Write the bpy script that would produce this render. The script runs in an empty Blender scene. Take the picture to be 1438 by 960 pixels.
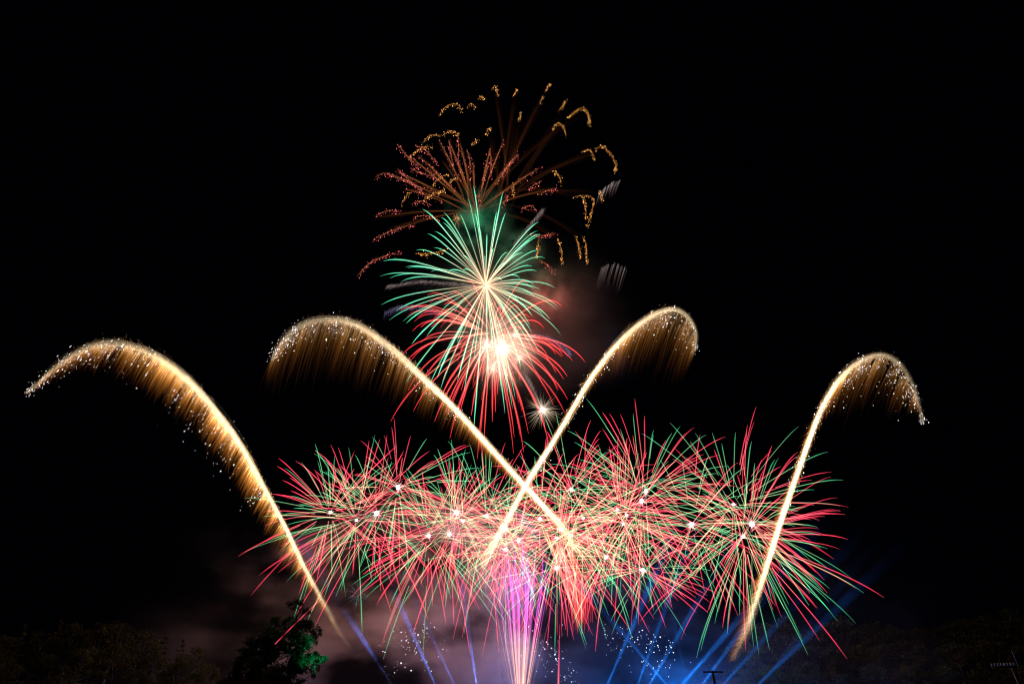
import bpy, math, random
import numpy as np

# ------------------------------------------------------------------ camera, night sky, exposure
S = bpy.context.scene
COL = S.collection
TILT = math.radians(32.5)
LENS = 20.0
FPX = LENS / 36.0 * 1438.0
CAM = np.array((0.0, 0.0, 1.7))
FWD = np.array((0.0, math.cos(TILT), math.sin(TILT)))
UP = np.array((0.0, -math.sin(TILT), math.cos(TILT)))
RIGHT = np.array((1.0, 0.0, 0.0))
cam_data = bpy.data.cameras.new('camera')
cam_data.lens = LENS
cam_data.sensor_width = 36.0
cam_data.clip_start = 0.1
cam_data.clip_end = 5000.0
cam = bpy.data.objects.new('camera', cam_data)
cam.location = tuple(CAM)
cam.rotation_euler = (math.pi / 2 + TILT, 0, 0)
COL.objects.link(cam)
S.camera = cam

world = bpy.data.worlds.new('World')
S.world = world
world.use_nodes = True
world.node_tree.nodes['Background'].inputs[0].default_value = (0.25, 0.35, 1.0, 1)
world.node_tree.nodes['Background'].inputs[1].default_value = 0.0006   # moonless night

S.view_settings.view_transform = 'Standard'
S.view_settings.look = 'None'
S.view_settings.exposure = 0.0
S.view_settings.gamma = 1.0
S.view_settings.use_curve_mapping = False
cy = S.cycles
cy.pixel_filter_type = 'BLACKMAN_HARRIS'
cy.filter_width = 1.05
cy.max_bounces = 3
cy.diffuse_bounces = 1
cy.glossy_bounces = 1
cy.transmission_bounces = 2
cy.volume_bounces = 0
cy.transparent_max_bounces = 600
cy.caustics_reflective = False
cy.caustics_refractive = False

RNG = np.random.default_rng(11)
random.seed(5)


# ------------------------------------------------------------------ helpers
def P(px, py, Y):
    """the point of the vertical plane y = Y that the photograph shows at (px, py)"""
    d = RIGHT * ((px - 719.0) / FPX) + UP * ((480.0 - py) / FPX) + FWD
    return CAM + d * (Y / d[1])


def mpp(p):
    """metres per photograph pixel at a point"""
    return float(np.dot(np.asarray(p) - CAM, FWD)) / FPX


def catmull(pts, n):
    pts = np.asarray(pts, float)
    k = len(pts)
    ext = np.vstack([2 * pts[0] - pts[1], pts, 2 * pts[-1] - pts[-2]])
    seg = np.linalg.norm(np.diff(pts, axis=0), axis=1)
    cum = np.concatenate([[0], np.cumsum(seg)])
    out = []
    for s in np.linspace(0, cum[-1], n):
        i = min(int(np.searchsorted(cum, s, 'right')) - 1, k - 2)
        t = (s - cum[i]) / max(seg[i], 1e-9)
        a, b, c, d = ext[i], ext[i + 1], ext[i + 2], ext[i + 3]
        out.append(0.5 * (2 * b + (c - a) * t + (2 * a - 5 * b + 4 * c - d) * t * t + (3 * b - a - 3 * c + d) * t ** 3))
    return np.array(out)


class MB:
    """collects tubes, dots, leaves into ONE mesh"""
    def __init__(self):
        self.v, self.f, self.burn, self.pow, self.mi = [], [], [], [], []
        self.n = 0

    def tube(self, pts, rad, burn=None, power=1.0, mat=0, sides=4, caps=False):
        pts = np.asarray(pts, float)
        n = len(pts)
        rad = np.broadcast_to(np.asarray(rad, float), (n,))
        burn = np.linspace(0, 1, n) if burn is None else np.broadcast_to(np.asarray(burn, float), (n,))
        power = np.broadcast_to(np.asarray(power, float), (n,))
        tan = np.gradient(pts, axis=0)
        tan /= np.maximum(np.linalg.norm(tan, axis=1, keepdims=True), 1e-9)
        mean = tan.mean(axis=0)
        ref = np.eye(3)[int(np.argmin(np.abs(mean)))]
        a = np.cross(tan, ref)
        a /= np.maximum(np.linalg.norm(a, axis=1, keepdims=True), 1e-9)
        b = np.cross(tan, a)
        ang = np.arange(sides) * 2 * math.pi / sides
        ring = (pts[:, None, :] + rad[:, None, None] * (a[:, None, :] * np.cos(ang)[None, :, None] + b[:, None, :] * np.sin(ang)[None, :, None]))
        self.v.append(ring.reshape(-1, 3))
        self.burn.append(np.repeat(burn, sides))
        self.pow.append(np.repeat(power, sides))
        i, j = np.meshgrid(np.arange(n - 1), np.arange(sides), indexing='ij')
        j2 = (j + 1) % sides
        q = np.stack([i * sides + j, i * sides + j2, (i + 1) * sides + j2, (i + 1) * sides + j], axis=-1).reshape(-1, 4) + self.n
        self.f.append(q)
        self.mi.append(np.full(len(q), mat))
        self.n += n * sides

    def dots(self, centres, radii, power=1.0, mat=0, axis=None):
        c = np.asarray(centres, float)
        m = len(c)
        r = np.broadcast_to(np.asarray(radii, float), (m,))
        p = np.broadcast_to(np.asarray(power, float), (m,))
        o = np.array([(1, 0, 0), (-1, 0, 0), (0, 1, 0), (0, -1, 0), (0, 0, 1), (0, 0, -1)], float)
        body = r[:, None, None] * o[None]
        if axis is not None:
            a = np.asarray(axis, float)
            body = body + (body @ a)[..., None] * a * (2.4 * RNG.random(m) ** 2)[:, None, None]
        self.v.append((c[:, None, :] + body).reshape(-1, 3))
        tri = np.array([(0, 2, 4), (2, 1, 4), (1, 3, 4), (3, 0, 4), (2, 0, 5), (1, 2, 5), (3, 1, 5), (0, 3, 5)])
        f = (tri[None] + (np.arange(m) * 6)[:, None, None]).reshape(-1, 3) + self.n
        self.f.append(f)
        self.mi.append(np.full(len(f), mat))
        self.burn.append(np.zeros(m * 6))
        self.pow.append(np.repeat(p, 6))
        self.n += m * 6

    def raw(self, verts, faces, mat=0):
        verts = np.asarray(verts, float)
        faces = np.asarray(faces)
        self.v.append(verts)
        self.f.append(faces + self.n)
        self.mi.append(np.full(len(faces), mat))
        self.burn.append(np.zeros(len(verts)))
        self.pow.append(np.ones(len(verts)))
        self.n += len(verts)

    def box(self, c, half, mat=0, rot=0.0):
        h = np.asarray(half, float)
        v = np.array([(x, y, z) for x in (-1, 1) for y in (-1, 1) for z in (-1, 1)], float) * h
        cr, sr = math.cos(rot), math.sin(rot)
        v = np.stack([v[:, 0] * cr - v[:, 2] * sr, v[:, 1], v[:, 0] * sr + v[:, 2] * cr], axis=1) + np.asarray(c)
        self.raw(v, [(0, 1, 3, 2), (4, 6, 7, 5), (0, 4, 5, 1), (2, 3, 7, 6), (0, 2, 6, 4), (1, 5, 7, 3)], mat)

    def mesh(self, name, mats, smooth=False, glow=True):
        me = bpy.data.meshes.new(name)
        V = np.vstack(self.v)
        loops = np.concatenate([f.reshape(-1) for f in self.f]).astype(np.int32)
        tot = np.concatenate([np.full(len(f), f.shape[1]) for f in self.f]).astype(np.int32)
        start = np.concatenate([[0], np.cumsum(tot)[:-1]]).astype(np.int32)
        me.vertices.add(len(V))
        me.vertices.foreach_set('co', V.astype(np.float32).reshape(-1))
        me.loops.add(len(loops))
        me.loops.foreach_set('vertex_index', loops)
        me.polygons.add(len(tot))
        me.polygons.foreach_set('loop_start', start)
        me.polygons.foreach_set('loop_total', tot)
        me.polygons.foreach_set('material_index', np.concatenate(self.mi).astype(np.int32))
        if smooth:
            me.polygons.foreach_set('use_smooth', np.ones(len(tot), dtype=bool))
        for m in mats:
            me.materials.append(m)
        if glow:
            at = me.attributes.new('burn', 'FLOAT', 'POINT')
            at.data.foreach_set('value', np.concatenate(self.burn).astype(np.float32))
            at = me.attributes.new('power', 'FLOAT', 'POINT')
            at.data.foreach_set('value', np.concatenate(self.pow).astype(np.float32))
        me.update(calc_edges=True)
        return me


def link(name, mesh, parent=None, loc=(0, 0, 0), kind=None):
    o = bpy.data.objects.new(name, mesh)
    o.location = tuple(float(q) for q in loc)
    COL.objects.link(o)
    if parent is not None:
        o.parent = parent
    if kind:
        o['kind'] = kind
    return o


def tag(o, label, cat, group=None, kind=None):
    o['label'] = label
    o['category'] = cat
    if group:
        o['group'] = group
    if kind:
        o['kind'] = kind
    return o


def thing(name, label, cat, loc, group=None):
    o = bpy.data.objects.new(name, None)
    o.empty_display_size = 1.0
    o.location = tuple(float(q) for q in loc)
    COL.objects.link(o)
    return tag(o, label, cat, group)


def nodes_of(m):
    m.use_nodes = True
    nt = m.node_tree
    nt.nodes.clear()
    return nt, nt.nodes, nt.links


def glow(name, stops, additive=True, rand=0.0):
    """burning metal salt, also imitated bloom and glare: colour and strength follow how far the star has burnt (attribute burn 0..1)"""
    m = bpy.data.materials.new(name)
    nt, N, L = nodes_of(m)
    out = N.new('ShaderNodeOutputMaterial')
    em = N.new('ShaderNodeEmission')
    at = N.new('ShaderNodeAttribute'); at.attribute_name = 'burn'
    pw = N.new('ShaderNodeAttribute'); pw.attribute_name = 'power'
    cr = N.new('ShaderNodeValToRGB')
    sr = N.new('ShaderNodeValToRGB')
    peak = max(s for _, _, s in stops)
    for ramp, fn in ((cr, lambda c, s: (*c, 1)), (sr, lambda c, s: (s / peak,) * 3 + (1,))):
        els = ramp.color_ramp.elements
        while len(els) > 1:
            els.remove(els[-1])
        els[0].position = stops[0][0]
        els[0].color = fn(stops[0][1], stops[0][2])
        for t, c, s in stops[1:]:
            e = els.new(t)
            e.color = fn(c, s)
        L.new(at.outputs['Fac'], ramp.inputs[0])
    m1 = N.new('ShaderNodeMath'); m1.operation = 'MULTIPLY'
    L.new(sr.outputs[0], m1.inputs[0]); L.new(pw.outputs['Fac'], m1.inputs[1])
    m2 = N.new('ShaderNodeMath'); m2.operation = 'MULTIPLY'
    L.new(m1.outputs[0], m2.inputs[0]); m2.inputs[1].default_value = peak * (0.5 if additive else 1.0)
    L.new(cr.outputs[0], em.inputs[0]); L.new(m2.outputs[0], em.inputs[1])
    if additive:
        tr = N.new('ShaderNodeBsdfTransparent')
        ad = N.new('ShaderNodeAddShader')
        L.new(em.outputs[0], ad.inputs[0]); L.new(tr.outputs[0], ad.inputs[1])
        L.new(ad.outputs[0], out.inputs[0])
    else:
        L.new(em.outputs[0], out.inputs[0])
    m.cycles.emission_sampling = 'NONE'
    return m


def lamp(name, loc, power, color, radius=1.0, parent=None):
    ld = bpy.data.lights.new(name, 'POINT')
    ld.energy = power
    ld.color = color
    ld.shadow_soft_size = radius
    o = bpy.data.objects.new(name, ld)
    o.location = tuple(float(q) for q in loc)
    COL.objects.link(o)
    if parent is not None:
        o.parent = parent
    return o


# ------------------------------------------------------------------ materials
M = {}
M['red_core'] = glow('red_star_core', [(0, (1, .55, .4), .7), (.3, (1, .3, .28), .7), (.6, (1, .13, .19), .75), (.95, (1, .09, .16), .72), (1, (1, .35, .38), .5)])
M['red_bloom'] = glow('red_star_bloom', [(0, (1, .07, .07), .16), (.5, (1, .015, .07), .25), (.85, (1, .015, .07), .32), (1, (1, .03, .07), .2)])  # bloom imitated by a wide, dim emissive layer, likewise for the other colours
M['green_core'] = glow('green_star_core', [(0, (1, .7, .4), .5), (.35, (.6, .9, .42), .55), (.9, (.16, .8, .4), .5), (1, (.6, .9, .6), .4)])
M['green_bloom'] = glow('green_star_bloom', [(0, (.15, .6, .25), .05), (.8, (.0, .8, .3), .15), (1, (.0, .8, .3), .1)])
M['jade_core'] = glow('jade_star_core', [(0, (1, .62, .4), .5), (.25, (1, .8, .55), .6), (.42, (.55, .95, .66), .85), (.95, (.2, .85, .52), .8), (1, (.2, .7, .5), .2)])
M['jade_bloom'] = glow('jade_star_bloom', [(0, (1, .4, .2), .1), (.35, (.2, .7, .4), .2), (.8, (.02, .7, .36), .34), (1, (.0, .6, .35), .08)])
M['rose_core'] = glow('rose_star_core', [(0, (1, .6, .4), .6), (.3, (1, .4, .27), .65), (.55, (1, .16, .14), .75), (.95, (1, .08, .1), .7), (1, (1, .1, .12), .25)])
M['rose_bloom'] = glow('rose_star_bloom', [(0, (1, .3, .18), .12), (.4, (1, .06, .06), .2), (1, (1, .015, .03), .36)])
M['white_hot'] = glow('white_hot_core', [(0, (1, .93, .95), 9.0), (1, (1, .93, .95), 9.0)], additive=False)
M['pink_spike'] = glow('pink_glare', [(0, (1, .6, .66), 1.0), (1, (1, .3, .4), .05)])  # emissive glare and diffraction rays imitated around burst cores
M['cream_spark'] = glow('cream_spark', [(0, (1, .9, .72), 1.6), (.5, (1, .75, .5), .8), (1, (1, .5, .3), .05)])
M['gold_core'] = glow('gold_comet_spark', [(0, (1, .72, .38), .05), (.2, (1, .82, .52), 1.0), (.8, (1, .82, .52), 1.0), (1, (1, .6, .25), .05)])
M['gold_veil'] = glow('gold_falling_spark', [(0, (1, .7, .38), .95), (.1, (1, .5, .16), .55), (.3, (1, .38, .075), .25), (.6, (1, .33, .05), .09), (1, (1, .3, .05), 0.0)])
M['glitter'] = glow('white_glitter', [(0, (1, .88, .86), 1.6), (1, (1, .85, .8), 1.6)], additive=False)
M['blue_glitter'] = glow('pale_crackle_spark', [(0, (.82, .85, 1), 1.3), (1, (.8, .85, 1), 1.3)], additive=False)
M['orange_glitter'] = glow('orange_crackle', [(0, (1, .43, .1), .9), (1, (1, .43, .1), .9)], additive=False)
M['red_glitter'] = glow('red_crackle', [(0, (1, .17, .17), .8), (1, (1, .17, .17), .8)], additive=False)
M['arc'] = glow('orange_tail_arc', [(0, (1, .36, .1), 1.0), (1, (1, .3, .1), 1.0)])
M['ember'] = glow('brown_ember_trail', [(0, (1, .3, .1), .04), (.35, (1, .3, .08), .13), (.8, (1, .3, .08), .06), (1, (1, .3, .1), .0)])
M['magenta'] = glow('magenta_jet', [(0, (1, .52, .3), .6), (.36, (1, .52, .36), .65), (.52, (.95, .16, .68), 1.0), (.85, (.7, .09, .85), 1.1), (1, (.6, .15, .8), .05)])
M['magenta_bloom'] = glow('magenta_jet_bloom', [(0, (1, .3, .15), .12), (.36, (1, .25, .15), .16), (.52, (.7, .05, .45), .26), (.85, (.5, .03, .6), .28), (1, (.4, .03, .5), .02)])  # imitated bloom around the jets
M['grey_spark'] = glow('faint_grey_spark', [(0, (.6, .6, .65), .02), (.5, (.6, .6, .65), .12), (1, (.6, .6, .65), .03)])
M['pale_veil'] = glow('pale_falling_spark', [(0, (1, .8, .78), .42), (.4, (1, .7, .66), .2), (1, (1, .6, .6), 0)])
M['violet_veil'] = glow('violet_falling_spark', [(0, (.75, .62, 1), .5), (.4, (.6, .5, 1), .2), (1, (.5, .4, 1), 0)])


def leaf_mat(name, a, b):
    m = bpy.data.materials.new(name)
    nt, N, L = nodes_of(m)
    out = N.new('ShaderNodeOutputMaterial')
    oi = N.new('ShaderNodeObjectInfo')
    geo = N.new('ShaderNodeNewGeometry')
    mr = N.new('ShaderNodeMix'); mr.data_type = 'RGBA'
    mr.inputs[6].default_value = (*a, 1); mr.inputs[7].default_value = (*b, 1)
    L.new(geo.outputs['Random Per Island'], mr.inputs[0])
    hs = N.new('ShaderNodeHueSaturation')
    ma = N.new('ShaderNodeMapRange'); ma.inputs[3].default_value = .75; ma.inputs[4].default_value = 1.25
    L.new(oi.outputs['Random'], ma.inputs[0]); L.new(ma.outputs[0], hs.inputs['Value'])
    L.new(mr.outputs[2], hs.inputs['Color'])
    d = N.new('ShaderNodeBsdfDiffuse'); t = N.new('ShaderNodeBsdfTranslucent')
    mx = N.new('ShaderNodeMixShader'); mx.inputs[0].default_value = .3
    L.new(hs.outputs[0], d.inputs[0]); L.new(hs.outputs[0], t.inputs[0])
    L.new(d.outputs[0], mx.inputs[1]); L.new(t.outputs[0], mx.inputs[2])
    L.new(mx.outputs[0], out.inputs[0])
    return m


def noise_mat(name, a, b, scale, rough=.85, metal=0.0):
    m = bpy.data.materials.new(name)
    nt, N, L = nodes_of(m)
    out = N.new('ShaderNodeOutputMaterial')
    bs = N.new('ShaderNodeBsdfPrincipled')
    tc = N.new('ShaderNodeTexCoord')
    nz = N.new('ShaderNodeTexNoise'); nz.inputs['Scale'].default_value = scale; nz.inputs['Detail'].default_value = 5
    L.new(tc.outputs['Object'], nz.inputs['Vector'])
    mr = N.new('ShaderNodeMix'); mr.data_type = 'RGBA'
    mr.inputs[6].default_value = (*a, 1); mr.inputs[7].default_value = (*b, 1)
    L.new(nz.outputs['Fac'], mr.inputs[0]); L.new(mr.outputs[2], bs.inputs['Base Color'])
    bs.inputs['Roughness'].default_value = rough
    bs.inputs['Metallic'].default_value = metal
    L.new(bs.outputs[0], out.inputs[0])
    return m


M['leaf'] = leaf_mat('broad_leaves', (.028, .044, .013), (.075, .075, .024))
M['leaf_green'] = leaf_mat('fresh_leaves', (.05, .09, .035), (.09, .13, .05))
M['bark'] = noise_mat('rough_bark', (.018, .014, .01), (.045, .035, .026), 6)
M['soil'] = noise_mat('grassy_ground', (.03, .04, .015), (.07, .075, .03), .2)
M['timber'] = noise_mat('weathered_timber', (.22, .17, .13), (.36, .30, .25), 4)
M['ceramic'] = noise_mat('glazed_ceramic', (.62, .58, .52), (.75, .72, .66), 3, rough=.25)
M['steel'] = noise_mat('galvanised_steel', (.3, .3, .31), (.42, .42, .43), 8, rough=.45, metal=.6)
M['cable'] = noise_mat('cable_rubber', (.05, .05, .05), (.08, .08, .08), 8, rough=.6)


# ------------------------------------------------------------------ ground (one sheet, with the two wooded slopes)
def sm(a, b, x):
    t = np.clip((x - a) / (b - a), 0, 1)
    return t * t * (3 - 2 * t)


def terrain(x, y):
    x = np.asarray(x, float); y = np.asarray(y, float)
    left = 8.0 * sm(-70, -150, x) * sm(140, 215, y)
    right = 14.0 * sm(60, 120, x) * sm(238, 310, y)
    return left + right


gx = np.concatenate([np.linspace(-3000, -400, 12), np.linspace(-360, 360, 73), np.linspace(400, 3000, 12)])
gy = np.concatenate([np.linspace(-500, -40, 8), np.linspace(0, 420, 57), np.linspace(460, 4000, 14)])
GX, GY = np.meshgrid(gx, gy, indexing='xy')
GZ = terrain(GX, GY) + .25 * np.sin(GX * .11) * np.cos(GY * .09)
gm = MB()
nx, ny = len(gx), len(gy)
idx = np.arange(nx * ny).reshape(ny, nx)
gm.raw(np.stack([GX, GY, GZ], -1).reshape(-1, 3),
       np.stack([idx[:-1, :-1], idx[:-1, 1:], idx[1:, 1:], idx[1:, :-1]], -1).reshape(-1, 4))
link('ground', gm.mesh('ground', [M['soil']], smooth=True, glow=False), kind='structure')


# ------------------------------------------------------------------ trees
def unit(n, rng):
    v = rng.normal(size=(n, 3))
    return v / np.linalg.norm(v, axis=1, keepdims=True)


def leaves(mb, clumps, per, size, rng, ragged=False):
    """many small leaf-sized faces through the volume of every clump"""
    for (c, r) in clumps:
        n = max(12, int(per * (r[0] * r[1] * r[2]) ** .6667))
        d = unit(n, rng) * (rng.random(n) ** .45)[:, None] if not ragged else rng.normal(size=(n, 3)) * .62
        c0 = np.asarray(c) + d * np.asarray(r)
        nrm = unit(n, rng)
        a = np.cross(nrm, unit(n, rng)); a /= np.linalg.norm(a, axis=1, keepdims=True)
        b = np.cross(nrm, a)
        s = size * (.6 + .8 * rng.random(n))[:, None]
        tip = c0 + a * s * 1.1
        v = np.stack([c0 - a * s, c0 + b * s * .5 + nrm * s * .1, tip, c0 - b * s * .5 + nrm * s * .1], axis=1).reshape(-1, 3)
        q = np.arange(n * 4).reshape(n, 4)
        mb.raw(v, q)


def limb(mb, a, b, r0, r1, rng, bend=.12):
    a = np.asarray(a, float); b = np.asarray(b, float)
    t = np.linspace(0, 1, 6)[:, None]
    pts = a + (b - a) * t
    ln = np.linalg.norm(b - a)
    w = rng.normal(size=3) * ln * bend
    pts += np.sin(t * math.pi) * w
    mb.tube(pts, np.linspace(r0, r1, 6), sides=6)


def wood_tree(kind, seed):
    """meshes (trunk, crown) of a tree of height 1"""
    rng = np.random.default_rng(seed)
    tm, cm = MB(), MB()
    if kind == 'conifer':
        limb(tm, (0, 0, -.03), (0, 0, .97), .022, .003, rng, .01)
        cl = []
        for z in np.linspace(.18, .97, 13):
            rr = .23 * (1 - z) ** .8 + .015
            for k in range(max(3, int(rr * 36))):
                a = rng.random() * 6.283
                e = np.array((math.cos(a) * rr, math.sin(a) * rr, z - rr * .35))
                if rng.random() < .6:
                    limb(tm, (0, 0, z), e, .006, .002, rng, .05)
                cl.append((e * np.array((.6, .6, 1)), (rr * .42 + .012, rr * .42 + .012, .028)))
        leaves(cm, cl, 9000, .016, rng)
    else:
        fork = .28 + .1 * rng.random()
        top = np.array((rng.normal() * .04, rng.normal() * .04, .8))
        limb(tm, (0, 0, -.03), (0, 0, fork), .034, .026, rng, .03)
        limb(tm, (0, 0, fork), top, .026, .006, rng, .06)
        cl = []
        for k in range(34):
            a = rng.random() * 6.283
            z = .34 + .62 * rng.random() ** .8
            w = .34 * math.sin(min(1, (1.02 - z) / .5) * math.pi / 2) ** .7
            rr = w * (.25 + .75 * rng.random() ** .5)
            c = np.array((math.cos(a) * rr, math.sin(a) * rr, z))
            s = .05 + .06 * rng.random()
            cl.append((c, (s * 1.25, s * 1.25, s * .8)))
            if k % 2 == 0:
                z0 = fork + (.78 - fork) * max(0, min(1, (z - .35) / .65)) * .7
                limb(tm, (0, 0, z0), c, .011, .003, rng, .1)
        leaves(cm, cl, 10500, .0155, rng)
    return tm.mesh('tree_trunk', [M['bark']], smooth=True, glow=False), cm.mesh('tree_crown', [M['leaf']], glow=False)


KINDS = [wood_tree('broad', 3), wood_tree('broad', 8), wood_tree('conifer', 21), wood_tree('broad', 34), wood_tree('broad', 55)]


def plant(px, py, Y, k, label, group, spread=1.0):
    top = P(px, py, Y)
    base = float(terrain(top[0], top[1]))
    h = max(5.0, float(top[2]) - base)
    t = thing('pine_tree' if k == 2 else 'leafy_tree', label, 'tree', (top[0], top[1], base), group)
    t.scale = (h * spread, h * spread, h)
    t.rotation_euler[2] = random.random() * 6.28
    link('trunk', KINDS[k][0], t)
    link('crown', KINDS[k][1], t)
    return t


GL = 'trees of the dark wood in the lower left corner'
LL = 'dark leafy tree in the unlit wood at the lower left, merging into its neighbours'
plant(38, 874, 196, 2, 'dark pointed conifer at the lower left edge, outermost of the pointed tops in the wood', GL)
plant(88, 866, 200, 2, 'tallest pointed conifer of the dark wood at the lower left, faintly brown lit top', GL)
plant(234, 884, 192, 2, 'dark conifer with ragged tip near the right end of the lower left wood', GL)
plant(258, 896, 188, 2, 'dark conifer closest to the right end of the lower left wood, against brown smoke', GL)
plant(294, 930, 190, 1, 'low bushy tree at the right foot of the lower left wood, beside brown smoke', GL)
for (px, py, Y, k) in [(-6, 904, 186, 0), (16, 892, 200, 3), (62, 886, 205, 1), (112, 876, 203, 4), (148, 873, 199, 0), (172, 873, 204, 3),
                       (206, 884, 198, 1), (272, 909, 184, 4), (20, 925, 172, 1), (70, 915, 170, 0), (122, 908, 172, 3), (172, 905, 168, 4),
                       (220, 915, 170, 0), (256, 928, 166, 3), (96, 935, 150, 4), (196, 938, 150, 1)]:
    plant(px, py, Y, k, LL, GL, 1.1)
GR = 'trees of the olive wood on the lower right slope'
LR = 'olive brown leafy tree on the wooded slope at the lower right, merging into its neighbours'
plant(1176, 867, 268, 3, 'round topped olive tree rising highest above the blue beam on the right slope', GR, 1.1)
plant(1221, 871, 270, 0, 'narrow olive tree with domed top right of the highest tree in the right wood', GR)
plant(1410, 857, 275, 4, 'tall dark tree at the far right edge of the wooded slope', GR)
for (px, py, Y, k) in [(1046, 890, 262, 1), (1070, 872, 272, 0), (1106, 868, 274, 4), (1128, 882, 280, 1), (1150, 880, 270, 3), (1198, 880, 276, 1),
                       (1250, 879, 272, 4), (1272, 882, 278, 3), (1297, 878, 272, 0), (1322, 878, 276, 1), (1347, 869, 274, 3), (1378, 863, 276, 0), (1436, 862, 274, 1),
                       (1062, 905, 250, 3), (1098, 895, 252, 4), (1140, 905, 250, 0), (1185, 903, 252, 1), (1232, 906, 250, 3), (1282, 905, 254, 4),
                       (1335, 900, 252, 0), (1390, 898, 252, 1), (1432, 905, 250, 3), (1080, 930, 238, 0), (1125, 928, 236, 1), (1170, 930, 238, 4),
                       (1222, 930, 236, 0), (1275, 932, 238, 3), (1330, 930, 236, 1), (1385, 930, 238, 4), (1434, 932, 236, 0), (1050, 940, 240, 4)]:
    plant(px, py, Y, k, LR, GR, 1.2)

# the nearer tree with the green-lit side
TY = 70.0


def near_tree():
    rng = np.random.default_rng(77)
    lean = P(400, 990, TY)
    base = np.array((lean[0], TY, 0.0))
    t = thing('leafy_tree', 'ragged dark tree rising alone at the lower left, right side lit green', 'tree', base)
    tm, cm = MB(), MB()
    z8 = lambda a, b: (200 + a / 3.994, 780 + b / 3.994)
    spec = [(885, 285, 30, 22), (915, 305, 26, 18), (760, 368, 38, 22), (815, 360, 34, 20), (905, 385, 40, 26), (945, 400, 30, 34), (965, 430, 24, 28),
            (690, 430, 40, 34), (730, 445, 34, 26), (830, 445, 60, 34), (900, 455, 40, 36), (945, 470, 22, 22), (620, 510, 44, 34), (690, 500, 50, 40),
            (580, 540, 28, 18), (770, 500, 60, 36), (860, 510, 50, 34), (925, 540, 40, 32), (960, 570, 30, 22), (1000, 582, 30, 16), (1025, 578, 18, 10),
            (650, 580, 70, 44), (740, 580, 60, 44), (830, 590, 60, 44), (900, 590, 44, 34), (950, 620, 22, 30), (960, 655, 14, 26), (580, 610, 40, 36),
            (600, 660, 60, 44), (690, 660, 60, 44), (780, 655, 60, 44), (850, 640, 50, 34), (880, 625, 34, 24), (540, 690, 50, 34), (620, 720, 70, 40),
            (720, 720, 60, 40), (800, 720, 50, 34), (510, 720, 40, 24), (860, 715, 26, 20), (680, 770, 90, 40), (560, 770, 80, 40), (800, 775, 60, 30)]
    s = mpp(P(400, 910, TY)) / 3.994
    fork = P(405, 968, TY)
    limb(tm, base + (0, 0, -.1), fork, .34, .27, rng, .02)
    joints = [fork]
    for z in (940, 915, 893, 872, 856):
        q = P(405 + (968 - z) * .14 + rng.normal() * 2, z, TY)
        limb(tm, joints[-1], q, .27 * (z - 830) / 138 + .05, .24 * (z - 840) / 138 + .03, rng, .05)
        joints.append(q)
    cl = []
    for (a, b, ra, rb) in spec:
        px, py = z8(a, b)
        c = P(px, py, TY) + np.array((0, rng.normal() * 1.1, 0))
        ra *= s; rb *= s
        j = min(joints, key=lambda q: np.linalg.norm(q - c) + (2 if q[2] > c[2] else 0))
        limb(tm, j, c, .07, .015, rng, .08)
        for k in range(9):
            d = unit(1, rng)[0] * np.array((ra, (ra + rb) * .8, rb)) * 1.15
            cl.append((c + d * .8, (ra * .48, ra * .5, rb * .42)))
            if k < 5:
                limb(tm, c, c + d * 1.1, .018, .006, rng, .08)
    off = np.array(base)
    for mb_ in (tm,):
        mb_.v = [v - off for v in mb_.v]
    cl = [(c - off, r) for c, r in cl]
    leaves(cm, cl, 560, .12, rng, True)
    link('trunk', tm.mesh('trunk', [M['bark']], smooth=True, glow=False), t)
    link('crown', cm.mesh('crown', [M['leaf_green']], glow=False), t)


near_tree()


# ------------------------------------------------------------------ smoke: real volumes lit by the bursts and the searchlights
def smoke_box(name, x0, x1, y0, y1, z0, z1, build):
    c = np.array(((x0 + x1) / 2, (y0 + y1) / 2, (z0 + z1) / 2))
    mb = MB()
    mb.box((0, 0, 0), ((x1 - x0) / 2, (y1 - y0) / 2, (z1 - z0) / 2))
    m = bpy.data.materials.new(name)
    nt, N, L = nodes_of(m)
    out = N.new('ShaderNodeOutputMaterial')
    vol = N.new('ShaderNodeVolumePrincipled')
    build(N, L, vol)
    L.new(vol.outputs[0], out.inputs['Volume'])
    return link(name, mb.mesh(name, [m], glow=False), loc=c, kind='stuff')


def mathn(N, L, op, a, b=None):
    n = N.new('ShaderNodeMath'); n.operation = op
    for i, q in enumerate((a, b)):
        if q is None:
            continue
        if isinstance(q, (int, float)):
            n.inputs[i].default_value = q
        else:
            L.new(q, n.inputs[i])
    return n.outputs[0]


def ramp01(N, L, src, a, b):
    n = N.new('ShaderNodeMapRange'); n.interpolation_type = 'SMOOTHSTEP'
    n.inputs[1].default_value = a; n.inputs[2].default_value = b
    n.inputs[3].default_value = 0; n.inputs[4].default_value = 1
    L.new(src, n.inputs[0])
    return n.outputs[0]


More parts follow.
